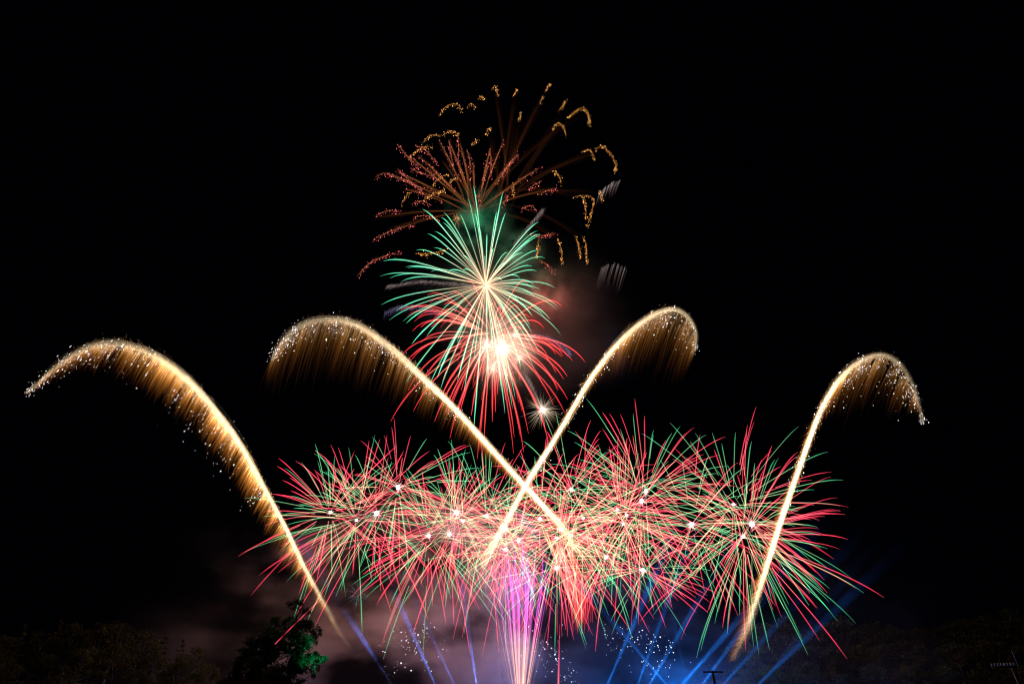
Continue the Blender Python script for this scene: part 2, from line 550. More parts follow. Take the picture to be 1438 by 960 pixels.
def low_smoke(N, L, vol):
    geo = N.new('ShaderNodeNewGeometry')
    sp = N.new('ShaderNodeSeparateXYZ'); L.new(geo.outputs['Position'], sp.inputs[0])
    x, y, z = sp.outputs
    nz = N.new('ShaderNodeTexNoise'); nz.inputs['Scale'].default_value = .034; nz.inputs['Detail'].default_value = 4.5
    nz.inputs['Roughness'].default_value = .55
    mp = N.new('ShaderNodeMapping'); mp.inputs['Scale'].default_value = (.75, .6, 1.5); mp.inputs['Location'].default_value = (7, 3, 0)
    L.new(geo.outputs['Position'], mp.inputs[0]); L.new(mp.outputs[0], nz.inputs['Vector'])
    puff = ramp01(N, L, nz.outputs['Fac'], .42, .66)
    m = mathn(N, L, 'MULTIPLY', ramp01(N, L, x, -135, -50), ramp01(N, L, x, 14, -4))
    m = mathn(N, L, 'MULTIPLY', m, ramp01(N, L, z, 78, 14))
    thick = mathn(N, L, 'MULTIPLY', mathn(N, L, 'MULTIPLY', puff, m), .034)
    h = mathn(N, L, 'MULTIPLY', mathn(N, L, 'MULTIPLY', ramp01(N, L, x, -150, -90), ramp01(N, L, x, 170, 120)), ramp01(N, L, z, 66, 6))
    clear = N.new('ShaderNodeMapRange'); clear.interpolation_type = 'SMOOTHSTEP'
    clear.inputs[1].default_value = 52; clear.inputs[2].default_value = 82; clear.inputs[3].default_value = 1; clear.inputs[4].default_value = .4
    L.new(x, clear.inputs[0])
    h = mathn(N, L, 'MULTIPLY', h, clear.outputs[0])
    thin = mathn(N, L, 'MULTIPLY', mathn(N, L, 'ADD', mathn(N, L, 'MULTIPLY', puff, 1.7), .3), .0017)
    tot = mathn(N, L, 'ADD', thick, mathn(N, L, 'MULTIPLY', thin, h))
    edge = mathn(N, L, 'MULTIPLY', ramp01(N, L, y, 208, 216), ramp01(N, L, y, 250, 240))
    L.new(mathn(N, L, 'MULTIPLY', tot, edge), vol.inputs['Density'])
    vol.inputs['Color'].default_value = (.9, .9, .9, 1)
    vol.inputs['Anisotropy'].default_value = 0.0


smoke_box('smoke', -155, 175, 207, 251, .3, 100, low_smoke)


def puff_smoke(px, py, Y, rx, rz, dens, light, color, seed, heart=None):
    c = P(px, py, Y)
    s = mpp(c)
    rx *= s; rz *= s
    ry = (rx + rz) * .35

    def b(N, L, vol):
        tc = N.new('ShaderNodeTexCoord')
        mp = N.new('ShaderNodeMapping'); mp.inputs['Scale'].default_value = (1 / rx, 1 / ry, 1 / rz)
        L.new(tc.outputs['Object'], mp.inputs[0])
        ln = N.new('ShaderNodeVectorMath'); ln.operation = 'LENGTH'; L.new(mp.outputs[0], ln.inputs[0])
        fall = ramp01(N, L, ln.outputs['Value'], 1.0, .15)
        nz = N.new('ShaderNodeTexNoise'); nz.inputs['Scale'].default_value = 1.9; nz.inputs['Detail'].default_value = 4
        off = N.new('ShaderNodeVectorMath'); off.operation = 'ADD'; off.inputs[1].default_value = (seed, seed * .7, 0)
        L.new(mp.outputs[0], off.inputs[0]); L.new(off.outputs[0], nz.inputs['Vector'])
        pf = ramp01(N, L, nz.outputs['Fac'], .4, .68)
        L.new(mathn(N, L, 'MULTIPLY', mathn(N, L, 'MULTIPLY', fall, pf), dens), vol.inputs['Density'])
        vol.inputs['Color'].default_value = (.92, .92, .92, 1)
    smoke_box('smoke_puff', c[0] - rx, c[0] + rx, c[1] - ry, c[1] + ry, c[2] - rz, c[2] + rz, b)
    if light:
        for a, b in (heart or [(0, 0)]):
            lamp('burning_star_light', P(px + a, py + b, Y - (1 if heart else 13)), light, color, 2.0)


puff_smoke(672, 305, 212, 62, 62, .02, 26000, (.02, 1, .42), 1.3)
puff_smoke(728, 352, 210, 44, 44, .025, 16000, (.02, 1, .45), 4.1)
puff_smoke(772, 412, 212, 50, 54, .025, 24000, (1, .02, .04), 2.2)
puff_smoke(705, 492, 206, 66, 66, .05, 4500, (1, .6, .42), 7.7, [(-24, -12), (20, -26), (24, 14), (-14, 28), (0, -4)])
puff_smoke(730, 450, 228, 210, 150, .004, 30000, (1, .04, .03), 9.4)


# ------------------------------------------------------------------ searchlights in the haze
def searchlight(a, b, power, color=(.03, .2, 1), ang=2.6, Y=220.0):
    a = np.array(a, float); b = np.array(b, float)
    d = b - a
    src = a - d * ((a[1] - 992) / d[1])
    p0, p1 = P(src[0], src[1], Y), P(b[0], b[1], Y + 3)
    p0[2] = max(p0[2], .6)
    ld = bpy.data.lights.new('searchlight', 'SPOT')
    ld.energy = power
    ld.color = color
    ld.spot_size = math.radians(ang)
    ld.spot_blend = 1.0
    ld.shadow_soft_size = .2
    o = bpy.data.objects.new('searchlight', ld)
    o.location = tuple(p0)
    from mathutils import Vector
    o.rotation_euler = Vector(p1 - p0).to_track_quat('-Z', 'Y').to_euler()
    COL.objects.link(o)
    return o


LAV = (.1, .22, 1)
for a, b, w in [((553, 965), (470, 835), 1.1), ((613, 965), (558, 840), 1.1), ((640, 965), (605, 890), .35), ((670, 965), (645, 800), 1.0)]:
    searchlight(a, b, w * 2.4e6, LAV, 4.6)
for a, b, w in [((851, 965), (905, 840), 3.4), ((914, 957), (968, 865), 3.2), ((934, 958), (890, 907), 2.4), ((958, 960), (1000, 912), 3.4), ((895, 962), (925, 880), 2.2), ((985, 962), (1030, 900), 2.0),
                ((1014, 962), (1088, 880), 1.2), ((1063, 962), (1140, 888), 1.6), ((1066, 962), (1255, 730), .4), ((965, 962), (948, 880), .5)]:
    searchlight(a, b, w * 8e6, (.01, .22, 1), 4.2)
for px, py, e, c in [(808, 988, 6000, (.002, .42, 1)), (868, 985, 36000, (.002, .19, 1)), (955, 985, 190000, (.002, .19, 1))]:
    lamp('floodlight', P(px, py, 214), e, c, .5)


# ------------------------------------------------------------------ star bursts
def star_path(d, R, droop, s0, n=9):
    s = np.linspace(s0, 1, n)
    e = (1 - np.exp(-1.5 * s)) / (1 - math.exp(-1.5))
    p = d[None, :] * (R * e)[:, None]
    p[:, 2] -= droop * R * s ** 2.4
    return p, s


def core_star(t, s, rng, size=1.0, n=22):
    mb = MB()
    ang = np.linspace(0, math.pi, 7)
    mb.tube(np.stack([0 * ang, 0 * ang, -np.cos(ang) * 2.5 * s * size], 1), np.maximum(np.sin(ang), .02) * 2.5 * s * size, sides=10)
    link('core', mb.mesh('core', [M['white_hot']], smooth=True), t)
    mb = MB()
    for d in unit(n, rng):
        ln = (5 + 8 * rng.random()) * s * size
        mb.tube(np.array([d * s * 1.5, d * ln * .6, d * ln]), np.array([.9, .55, .2]) * s * size, sides=3)  # glowing spike modelled to imitate a diffraction ray of the core
    link('glare_spikes', mb.mesh('glare_spikes', [M['pink_spike']]), t, kind='stuff')


def trail_mesh(name, p, s, core, bloom, w, power):
    mb = MB()
    n = len(p)
    taper = np.clip((1.03 - s) / .25, .25, 1)
    mb.tube(p, w * .4 * taper, s, power, 0, 4)
    mb.tube(p, w * 1.35 * taper, s, power, 1, 5)  # wider outer tube imitates bloom around the trail
    return mb.mesh(name, [M[core], M[bloom]])


def burst(name, label, px, py, Y, Rpx, n, palette, seed, group=None, droop=.15, s0=(.03, .2), spread=.16, w=1.0, flat=1.0, core=True, power=(.65, 1.25), shape=(1, 1, 1, 1)):
    rng = np.random.default_rng(seed)
    C = P(px, py, Y)
    s = mpp(C)
    t = thing(name, label, 'firework', C, group)
    dirs = unit(n, rng)
    for k in range(n):
        d = dirs[k].copy()
        d[1] *= flat
        d[0] *= shape[0] if d[0] < 0 else shape[1]
        d[2] *= shape[2] if d[2] > 0 else shape[3]
        R = Rpx * s * (1 - spread + 2 * spread * rng.random() ** 1.0)
        p, ss = star_path(d, R, droop * (.8 + .4 * rng.random()), s0[0] + (s0[1] - s0[0]) * rng.random())
        c, sh = palette[int(rng.random() * len(palette))]
        pw = power[0] + (power[1] - power[0]) * rng.random()
        link('star_trail', trail_mesh('star_trail', p, ss, c, sh, w * s * (.85 + .4 * rng.random()), pw), t)
    if core:
        core_star(t, s, rng, .55 + .65 * rng.random())
    return t


RG = [('red_core', 'red_bloom')] * 5 + [('green_core', 'green_bloom')] * 4
GB = 'red and green star bursts of the low row'
b0 = 'red and green burst '
ROW = [
    (464, 719, 138, 52, "with the leftmost white core of the low row"),
    (501, 730, 128, 44, "with the second white core from the left of the low row"),
    (529, 720, 112, 40, "with the third white core from the left of the low row"),
    (559, 684, 118, 44, "with lone high core between left comet and crossing comets"),
    (602, 752, 122, 40, "with left core of a low pair, left of the fountain"),
    (631, 750, 112, 38, "with right core of a low pair, left of the fountain"),
    (641, 719, 112, 40, "with upper core of a steep pair, left of the fountain"),
    (650, 731, 104, 36, "with lower core of a steep pair, left of the fountain"),
    (683, 724, 112, 40, "with core at the fountain's upper left edge"),
    (709, 740, 100, 34, "with core on the lower left leg of the comet crossing"),
    (710, 771, 96, 32, "with the lowest core inside the magenta fountain top"),
    (728, 759, 104, 34, "with core mid fountain, straight below the comet crossing"),
    (758, 728, 112, 38, "with core nearest the comet crossing, on its right"),
    (782, 755, 104, 34, "with core just left of the crossing's lower right leg"),
    (782, 797, 100, 34, "with a low bright core left of the red cascade"),
    (788, 743, 108, 36, "with core on the crossing's lower right leg, upper of two"),
    (801, 751, 104, 34, "with core on the crossing's lower right leg, lower of two"),
    (802, 687, 118, 42, "with high core right of the crossing and level with it"),
    (819, 727, 112, 38, "with lone core between crossing and five clustered cores"),
    (851, 782, 108, 36, "with low core just above right of the red cascade"),
    (867, 715, 122, 42, "with leftmost core of the five clustered right of the crossing"),
    (875, 735, 112, 38, "with lowest core of the five clustered right of the crossing"),
    (880, 723, 112, 38, "with middle core of the five clustered right of the crossing"),
    (901, 703, 122, 42, "with second highest core of the five clustered right of the crossing"),
    (907, 689, 124, 42, "with topmost core of the five clustered right of the crossing"),
    (903, 800, 92, 32, "with the lowest core of the whole row, above blue beams"),
    (971, 736, 122, 40, "with lone core halfway between five clustered cores and right end"),
    (1030, 708, 124, 44, "with highest of the three cores at the right end"),
    (1056, 736, 118, 48, "with the rightmost core, close beside the right comet"),
    (1044, 753, 140, 66, "with lowest of the three right end cores, trails fanning down"),
]
for i, (px, py, R, n, lab) in enumerate(ROW):
    Y = 188 + 26 * ((i * 0.618) % 1)
    burst('star_burst', b0 + lab, px, py, Y, R * (.78 + .32 * ((i * 0.37) % 1)), min(98, int(n * (1.45 + .5 * ((i * .71) % 1)))), RG, 100 + i, GB, spread=.32, w=.74, flat=.5, droop=.05 + .04 * ((i * .23) % 1), s0=(.04, .34))

EXTRA = []
burst('star_burst', 'large green star burst with cream centre and long jade trails, above the red burst', 682, 400, 204, 142, 98,
      [('jade_core', 'jade_bloom')], 501, droop=.13, s0=(0, .03), spread=.2, w=.9, flat=.55, power=(.7, 1.4), core=False, shape=(.98, .64, 1.22, 1.2))
burst('star_burst', 'large red star burst with cream centre, directly under the green burst', 690, 470, 200, 124, 100,
      [('rose_core', 'rose_bloom')], 502, droop=.3, s0=(.05, .25), spread=.2, w=1.0, flat=.55, core=False, power=(.7, 1.3), shape=(1.1, .9, 1, 1))


def fluff(t, n, l0, l1, mat, rng, s, r=.7, power=(.3, 1.0), name='spark_haze', droop=.15):
    mb = MB()
    for d in unit(n, rng):
        ln = (l0 + (l1 - l0) * rng.random() ** 1.3) * s
        a = (.05 + .4 * rng.random()) * ln
        q = np.linspace(0, 1, 4)
        pts = d[None] * (a + (ln - a) * q)[:, None]
        pts[:, 2] -= droop * ln * q ** 2
        mb.tube(pts, r * s * np.array([1, 1, .8, .3]), q, power[0] + (power[1] - power[0]) * rng.random(), 0, 3)
    return link(name, mb.mesh(name, [M[mat]]), t, kind='stuff')


rng = np.random.default_rng(900)
C = P(705, 490, 198)
t = thing('star_burst', 'dazzling cream white ball of short sparks at the heart of the red burst', 'firework', C)
s = mpp(C)
mb = MB()
for (a, b, n, l1, pw_) in [(0, 0, 1300, 80, .045), (-20, -6, 260, 36, .06), (18, -20, 260, 38, .06), (24, 12, 260, 42, .055), (-14, 24, 260, 42, .055), (-4, -34, 160, 32, .05), (6, 34, 160, 34, .05)]:
    o = P(705 + a, 490 + b, 198 + a * .05) - C
    for d in unit(n, rng):
        ln = (6 + l1 * rng.random() ** 1.2) * s
        q = np.linspace(.08, 1, 4)
        pts = o + d[None] * (ln * q)[:, None]
        pts[:, 2] -= .2 * ln * q ** 2
        mb.tube(pts, .55 * s * np.array([1, 1, .8, .3]), np.linspace(0, 1, 4), pw_ * (.2 + 1.1 * rng.random() ** 2), 0, 3)
link('spark_haze', mb.mesh('spark_haze', [M['cream_spark']]), t, kind='stuff')
for k in range(60):
    d = unit(1, rng)[0]
    p, ss = star_path(d, (24 + 40 * rng.random()) * s, .3, .05, 7)
    link('star_trail', trail_mesh('star_trail', p, ss, 'rose_core', 'rose_bloom', s * 1.0, .5), t)
C = P(762, 575, 196)
t = thing('star_burst', 'small silver white burst with bristling sparks below the red burst', 'firework', C)
s = mpp(C)
fluff(t, 300, 6, 38, 'cream_spark', rng, s, .5, (.04, .22), droop=.1)
core_star(t, s, rng, .75, 60)
C = P(503, 833, 206)
t = thing('star_burst', 'faint grey dandelion burst behind the lower left of the low row', 'firework', C)
fluff(t, 120, 12, 24, 'grey_spark', rng, mpp(C), .5, (.2, .6), droop=.05)
C = P(642, 307, 212)
t = thing('star_burst', 'small orange spark star on green smoke, left above the green burst', 'firework', C)
fluff(t, 70, 5, 20, 'gold_veil', rng, mpp(C), .6, (.1, .4), droop=.05)

# ------------------------------------------------------------------ crackling shells above
Z1 = lambda q: [(480 + a / 3.2, 90 + b / 3.2) for a, b in q]
RED_TAILS = [[(70, 950), (130, 890), (200, 860), (265, 845)], [(140, 790), (220, 750), (330, 715)], [(150, 685), (200, 660), (270, 660)],
             [(320, 625), (360, 615), (400, 635)], [(150, 510), (190, 490), (260, 510), (330, 540)], [(255, 365), (290, 410), (350, 470)],
             [(330, 365), (380, 390), (430, 450)], [(310, 470), (360, 490), (420, 510)], [(560, 385), (575, 430), (575, 490)], [(665, 385), (670, 430), (668, 500)],
             [(795, 405), (750, 450), (715, 505)], [(880, 590), (920, 570), (965, 555)], [(805, 650), (850, 635), (870, 650)], [(900, 525), (860, 545), (845, 565)],
             [(620, 580), (618, 600), (615, 625)], [(320, 690), (380, 680), (440, 700)], [(735, 585), (745, 600), (720, 630)], [(520, 310), (525, 380), (522, 450)],
             [(480, 340), (490, 400), (500, 460)], [(840, 760), (900, 770), (970, 760)], [(890, 880), (920, 900), (960, 940)], [(250, 470), (300, 520), (380, 590)]]
ORANGE_TAILS = [[(440, 225), (470, 190), (500, 180), (525, 185), (540, 215)], [(565, 190), (585, 178), (600, 195)], [(612, 160), (630, 145), (645, 160)],
                [(672, 115), (690, 98), (702, 140)], [(770, 145), (780, 125), (792, 110)], [(915, 122), (928, 100), (938, 84)], [(890, 170), (900, 155), (908, 142)],
                [(975, 210), (992, 190), (1008, 165)], [(1015, 245), (1040, 220), (1070, 200), (1090, 200), (1108, 230), (1112, 268)],
                [(948, 285), (968, 268), (990, 272), (1008, 320)], [(792, 255), (800, 238), (806, 218)], [(648, 315), (660, 290), (672, 295)],
                [(580, 365), (596, 350), (608, 336)], [(360, 358), (395, 322), (440, 318)], [(455, 318), (490, 300), (530, 318)], [(305, 418), (350, 380), (405, 368)],
                [(405, 550), (440, 508), (480, 495)], [(1080, 390), (1115, 388), (1140, 432)], [(1138, 385), (1170, 368), (1210, 408), (1232, 450), (1228, 482)],
                [(945, 480), (975, 500), (988, 540)], [(1040, 600), (1080, 590), (1130, 605), (1118, 680), (1105, 725)], [(1085, 600), (1095, 640), (1098, 690)],
                [(1150, 570), (1165, 580), (1172, 615)], [(970, 780), (985, 830), (990, 895)], [(1050, 770), (1065, 820), (1072, 875)],
                [(1078, 772), (1095, 800), (1102, 890)], [(885, 780), (882, 820), (878, 870)], [(772, 530), (770, 560), (765, 590)],
                [(268, 628), (285, 600), (302, 575)], [(370, 612), (420, 580), (465, 560)], [(480, 535), (505, 515), (535, 508)], [(330, 850), (400, 850), (480, 830)]]


def crackle(t, C, pts, Y, mat, rng, n, w, name):
    q = catmull(Z1(pts), 40)
    mb = MB()
    mb.tube(np.array([P(a, b, Y) for a, b in q[::4]]) - C, mpp(C) * .8, np.linspace(0, 1, 10), .16 * np.sin(np.linspace(.3, 2.9, 10)), 1, 4)
    ln = float(np.abs(np.diff(q, axis=0)).sum())
    m = int(n * ln / 20) + 5
    cs, rr = [], []
    for k in range(m):
        a = q[int(rng.random() ** .9 * 39.99)]
        o = rng.normal(size=2) * w
        o[1] += abs(rng.normal()) * w * 1.1
        p = P(a[0] + o[0], a[1] + o[1], Y + rng.normal() * 1.0)
        cs.append(p - C); rr.append(mpp(p) * (.4 + .6 * rng.random() ** 2))
    mb.dots(cs, np.array(rr) * .8, .15 + 2.0 * rng.random(m) ** 2, axis=(-.2, 0, .98))
    link(name, mb.mesh(name, [M[mat], M['arc']]), t, kind='stuff')


rng = np.random.default_rng(321)
C = P(650, 250, 216)
t = thing('crackle_burst', 'red crackling burst of dotted tails and brown spokes above left of the green burst', 'firework', C)
for q in RED_TAILS:
    crackle(t, C, q, 216 + rng.normal() * 4, 'red_glitter', rng, 22, 1.7, 'crackle_tail')
SP = [(430, 330), (480, 340), (528, 345), (672, 365), (730, 340), (798, 395), (900, 460), (330, 400), (285, 400), (240, 480), (190, 490), (590, 430),
      (660, 440), (400, 470), (270, 560), (520, 430), (760, 430), (150, 690), (200, 750), (820, 520), (960, 560), (560, 470), (450, 430), (360, 460)]
o0 = (600, 665)
for e in SP[:16]:
    m0 = (o0[0] + (e[0] - o0[0]) * .45, o0[1] + (e[1] - o0[1]) * .45)
    crackle(t, C, [m0, ((m0[0] + e[0]) / 2, (m0[1] + e[1]) / 2 - 6), e], 217, 'red_glitter', rng, 7, 2.2, 'crackle_tail')
for e in SP:
    q = catmull(Z1([(o0[0] + rng.normal() * 22, o0[1] + rng.normal() * 22), ((o0[0] + e[0]) / 2 + (e[0] - o0[0]) * .03, (o0[1] + e[1]) / 2 - 14), e]), 12)
    Y = 218 + rng.normal() * 4
    mb = MB()
    for j in range(7):
        j0 = rng.normal(size=2) * 1.5
        pts = np.array([P(a + j0[0] * (i / 11), b + j0[1] * (i / 11), Y) for i, (a, b) in enumerate(q)]) - C
        mb.tube(pts, mpp(C) * np.linspace(.5, 1.3, 12), np.linspace(0, 1, 12), .06 + rng.random() * .17, 0, 4)
    link('ember_spoke', mb.mesh('ember_spoke', [M['ember']]), t)
C = P(740, 200, 222)
t = thing('crackle_burst', 'orange crackling burst, topmost in the sky, of small curled dotted tails', 'firework', C)
for q in ORANGE_TAILS:
    crackle(t, C, q, 222 + rng.normal() * 5, 'orange_glitter', rng, 26, 1.25, 'crackle_tail')
for e in [(930, 95), (905, 150), (1000, 180), (1085, 205), (985, 275), (800, 240), (660, 300), (1140, 400), (1170, 380), (1060, 600), (1150, 575), (780, 140), (690, 120), (1085, 780), (985, 790)]:
    a0 = (700 + rng.normal() * 30, 640 + rng.normal() * 30)
    q = catmull(Z1([a0, ((a0[0] + e[0]) / 2, (a0[1] + e[1]) / 2 - 26), e]), 12)
    Y = 224 + rng.normal() * 4
    mb = MB()
    for j in range(6):
        j0 = rng.normal(size=2) * 3
        pts = np.array([P(a + j0[0] * (i / 11), b + j0[1] * (i / 11), Y) for i, (a, b) in enumerate(q)]) - C
        mb.tube(pts, mpp(C) * np.linspace(1.0, 2.0, 12), np.linspace(0, 1, 12), .012 + rng.random() * .028, 0, 4)
    link('ember_spoke', mb.mesh('ember_spoke', [M['ember']]), t)


# ------------------------------------------------------------------ combs of falling sparks
def comb(label, top, drop, n, Y, mat, power):
    if power > .5:
        n, power = n * 4, power * .07
    rng = np.random.default_rng(n)
    C = P(*top[0], Y)
    mb = MB()
    q = catmull(top, 60)
    for k in range(n):
        a = q[int(rng.random() * 59.9)] + rng.normal(size=2) * 1.2
        ln = .4 + .6 * rng.random()
        pts = np.array([P(a[0] + drop[0] * ln * u + 2 * u * u, a[1] + drop[1] * ln * u, Y) for u in np.linspace(0, 1, 5)]) - C
        mb.tube(pts, mpp(C) * .75 * np.array([1, 1, .9, .8, .5]), np.linspace(0, 1, 5), power * (.4 + rng.random()), 0, 3)
    tag(link('falling_sparks', mb.mesh('falling_sparks', [M[mat]]), loc=C), label, 'firework', 'combs of falling sparks')


comb('pale comb of falling sparks right of the orange crackling tails', [(842, 270), (858, 258), (871, 252)], (-10, 24), 40, 205, 'pale_veil', .2)
comb('faint grey comb of falling sparks right of the large red burst', [(845, 375), (862, 370), (878, 376)], (-14, 42), 44, 205, 'pale_veil', .1)
comb('slim white feather of sparks across the upper right of the green burst', [(722, 342), (742, 318), (764, 292)], (-4, 12), 90, 200, 'pale_veil', .8)
comb('violet feather of sparks right of the cream ball in the red burst', [(740, 470), (765, 471), (790, 483), (803, 497)], (-5, 10), 90, 198, 'violet_veil', .8)
comb('violet and white feather of sparks left of the green burst', [(542, 438), (560, 430), (590, 430), (620, 438)], (-4, 14), 80, 198, 'violet_veil', .8)
comb('cream feather of sparks at the left of the green burst centre', [(545, 402), (590, 395), (640, 398), (680, 402)], (-8, 6), 150, 202, 'pale_veil', 1.1)
comb('pale violet streak falling from the red burst to the silver burst', [(735, 520), (748, 542), (760, 570)], (-5, 14), 80, 197, 'pale_veil', .9)


# ------------------------------------------------------------------ gold comets
def profile(u, ks):
    xs = [a for a, _ in ks]; ys = [b for _, b in ks]
    return np.interp(u, xs, ys)


def comet(label, path, Y, seed, sig, pw, n_core, veil_len, veil_pow, n_veil, slant, glit, light, edge=None):
    rng = np.random.default_rng(seed)
    q = catmull(path, 240)
    C = P(*path[0], Y)
    s = mpp(P(*path[len(path) // 2], Y))
    t = thing('comet', label, 'firework', C, 'gold comets')
    tan = np.gradient(q, axis=0); tan /= np.linalg.norm(tan, axis=1, keepdims=True)
    nor = np.stack([-tan[:, 1], tan[:, 0]], 1)
    # the burning head's path: a dense bundle of fine sparks
    mb = MB()
    for k in range(n_core):
        u0 = rng.random() * 1.04 - .04
        ln = .05 + .13 * rng.random()
        us = np.clip(np.linspace(u0, u0 + ln, 7), 0, 1)
        if us[-1] - us[0] < .02:
            continue
        i = (us * 239).astype(int)
        sg = profile(us, sig)
        o = rng.normal()
        Yk = Y + rng.normal() * profile(us.mean(), sig) * s
        pts = np.array([P(*(q[j] + nor[j] * o * g), Yk) for j, g in zip(i, sg)]) - C
        mb.tube(pts, s * (.5 + .5 * rng.random()), np.linspace(0, 1, 7), profile(us.mean(), pw) * (.02 + rng.random() * .11), 0, 3)
    link('burning_trail', mb.mesh('burning_trail', [M['gold_core']]), t, kind='stuff')
    # fine bristles shed from the head
    mb = MB()
    sl0 = np.array(slant, float)
    sl1 = sl0 if edge is None else np.array(edge, float)
    for k in range(n_veil * 2):
        u = rng.random()
        sl = sl1 + (sl0 - sl1) * min(1, max(0, (u - .35) / .3))
        i = int(u * 239)
        a = q[i] + nor[i] * rng.normal() * profile(u, sig) * 1.3
        back = -tan[i] * (.3 + .6 * rng.random()) + sl * (.5 + .4 * rng.random()) + rng.normal(size=2) * .4
        ln = (2.5 + 9 * rng.random() ** 2) * (.6 + .25 * profile(u, sig))
        Yk = Y + rng.normal() * 1.5
        pts = np.array([P(*(a + back * ln * v), Yk) for v in (0, .5, 1)]) - C
        mb.tube(pts, s * np.array([.65, .55, .3]), (0, .4, .9), profile(u, pw) * (.12 + .35 * rng.random()), 0, 3)
    link('spark_bristle', mb.mesh('spark_bristle', [M['gold_veil']]), t, kind='stuff')
    # the veil of sparks falling away down wind
    mb = MB()
    cl = rng.random(420)
    cp = .35 + .9 * rng.random(420) ** 2
    for k in range(n_veil):
        j = int(rng.random() * 420)
        u = min(max(cl[j] + rng.normal() * .004, 0), 1)
        L_ = profile(u, veil_len)
        if L_ < 1:
            continue
        i = int(u * 239)
        sl = (sl1 + (sl0 - sl1) * min(1, max(0, (u - .35) / .3))) + rng.normal(size=2) * .045
        a = q[i] + nor[i] * rng.normal() * profile(u, sig) * .7 + sl * L_ * .3 * rng.random() ** 2
        ln = L_ * (.25 + 1.05 * rng.random())
        bend = rng.normal() * .09 + .14
        Yk = Y + rng.normal() * 3
        vs = np.linspace(0, 1, 6)
        pts = np.array([P(a[0] + sl[0] * ln * (v - bend * v * v), a[1] + sl[1] * ln * (v + bend * .4 * v * v), Yk) for v in vs]) - C
        mb.tube(pts, s * np.array([.8, .9, .9, .9, .8, .5]), vs, profile(u, veil_pow) * cp[j] * (.04 + rng.random() ** 2 * .4), 0, 3)
    link('falling_spark_veil', mb.mesh('falling_spark_veil', [M['gold_veil']]), t, kind='stuff')
    # glitter
    cs, rr = [], []
    cents = rng.random(60)
    for k in range(glit[0]):
        u = min(max(cents[int(rng.random() * 60)] + rng.normal() * .012, 0), 1)
        u = profile(u, glit[1])
        i = int(u * 239)
        L_ = max(profile(u, veil_len), 4)
        sl = sl0
        a = q[i] + nor[i] * rng.normal() * (profile(u, sig) * 1.3 + 1.6) + sl * L_ * .8 * abs(rng.normal()) ** 1.4 * glit[2]
        p = P(a[0], a[1], Y + rng.normal() * 3)
        cs.append(p - C); rr.append(mpp(p) * (.34 + .5 * rng.random() ** 2))
    mb = MB()
    ax = P(600 + slant[0] * 20, 500 + slant[1] * 20, Y) - P(600, 500, Y)
    mb.dots(cs, rr, .15 + 1.3 * rng.random(len(cs)) ** 2, axis=ax / np.linalg.norm(ax))
    link('glitter', mb.mesh('glitter', [M['glitter']]), t, kind='stuff')
    for (u, e) in light:
        lamp('burning_star_light', P(*q[int(u * 239)], Y) - C, e, (1, .66, .32), 1.5, t)
    return t


comet('gold comet arching to the far left, with a shaggy sparkling tail',
      [(490, 905), (476, 885), (462, 858), (430, 800), (400, 738), (370, 682), (340, 628), (302, 576), (260, 530), (215, 498), (165, 483), (120, 489), (80, 514), (55, 537), (36, 552)],
      194, 1, [(0, 1.6), (.3, 1.6), (.6, 2.6), (.8, 3.6), (1, 1.2)], [(0, 0), (.06, .015), (.12, .1), (.22, .4), (.45, .6), (.62, .55), (.75, .3), (.85, .1), (1, .03)], 1300,
      [(0, 5), (.1, 12), (.25, 26), (.5, 33), (.7, 40), (.88, 30), (.96, 12), (1, 3)], [(0, .05), (.1, .35), (.2, 1.7), (.4, 2.4), (.62, 1.6), (.8, .9), (.92, .5), (1, .3)], 4600,
      (-.56, .83), (760, [(0, .34), (.5, .7), (1, 1)], .55), [(.25, 3000), (.6, 4500)])
comet('gold comet arching to the upper left from the crossing, with the longest falling veil',
      [(812, 775), (790, 740), (765, 712), (738, 683), (690, 630), (640, 575), (590, 526), (545, 486), (500, 456), (460, 449), (425, 456), (396, 480), (382, 506)],
      197, 2, [(0, 4), (.15, 1.9), (.4, 1.9), (.65, 2.8), (.85, 3), (1, 1.4)], [(0, .3), (.15, .8), (.5, .8), (.72, .42), (.86, .14), (1, .03)], 1400,
      [(0, 0), (.2, 6), (.38, 20), (.55, 38), (.72, 62), (.86, 74), (.95, 56), (1, 22)], [(0, .2), (.3, .6), (.55, .42), (.85, .3), (1, .1)], 4200,
      (-.36, .93), (620, [(0, .4), (.5, .8), (1, 1)], .2), [(.3, 4000), (.7, 6000)])
comet('gold comet leaning to the upper right from the crossing, hooked at its tip',
      [(676, 795), (690, 768), (708, 738), (738, 682), (770, 631), (800, 581), (830, 531), (860, 491), (890, 461), (920, 441), (945, 434), (965, 444), (977, 466), (976, 492)],
      203, 3, [(0, 3.4), (.2, 1.7), (.5, 1.7), (.75, 2), (.9, 1.8), (1, 1.1)], [(0, .12), (.12, .6), (.25, .95), (.6, .8), (.8, .42), (.9, .14), (1, .03)], 1300,
      [(0, 2), (.35, 8), (.6, 22), (.75, 56), (.88, 76), (.96, 56), (1, 20)], [(0, .15), (.4, .45), (.7, .52), (.9, .4), (1, .18)], 3200,
      (-.4, .92), (560, [(0, .3), (.5, .7), (1, 1)], .22), [(.35, 4000), (.75, 5000)])
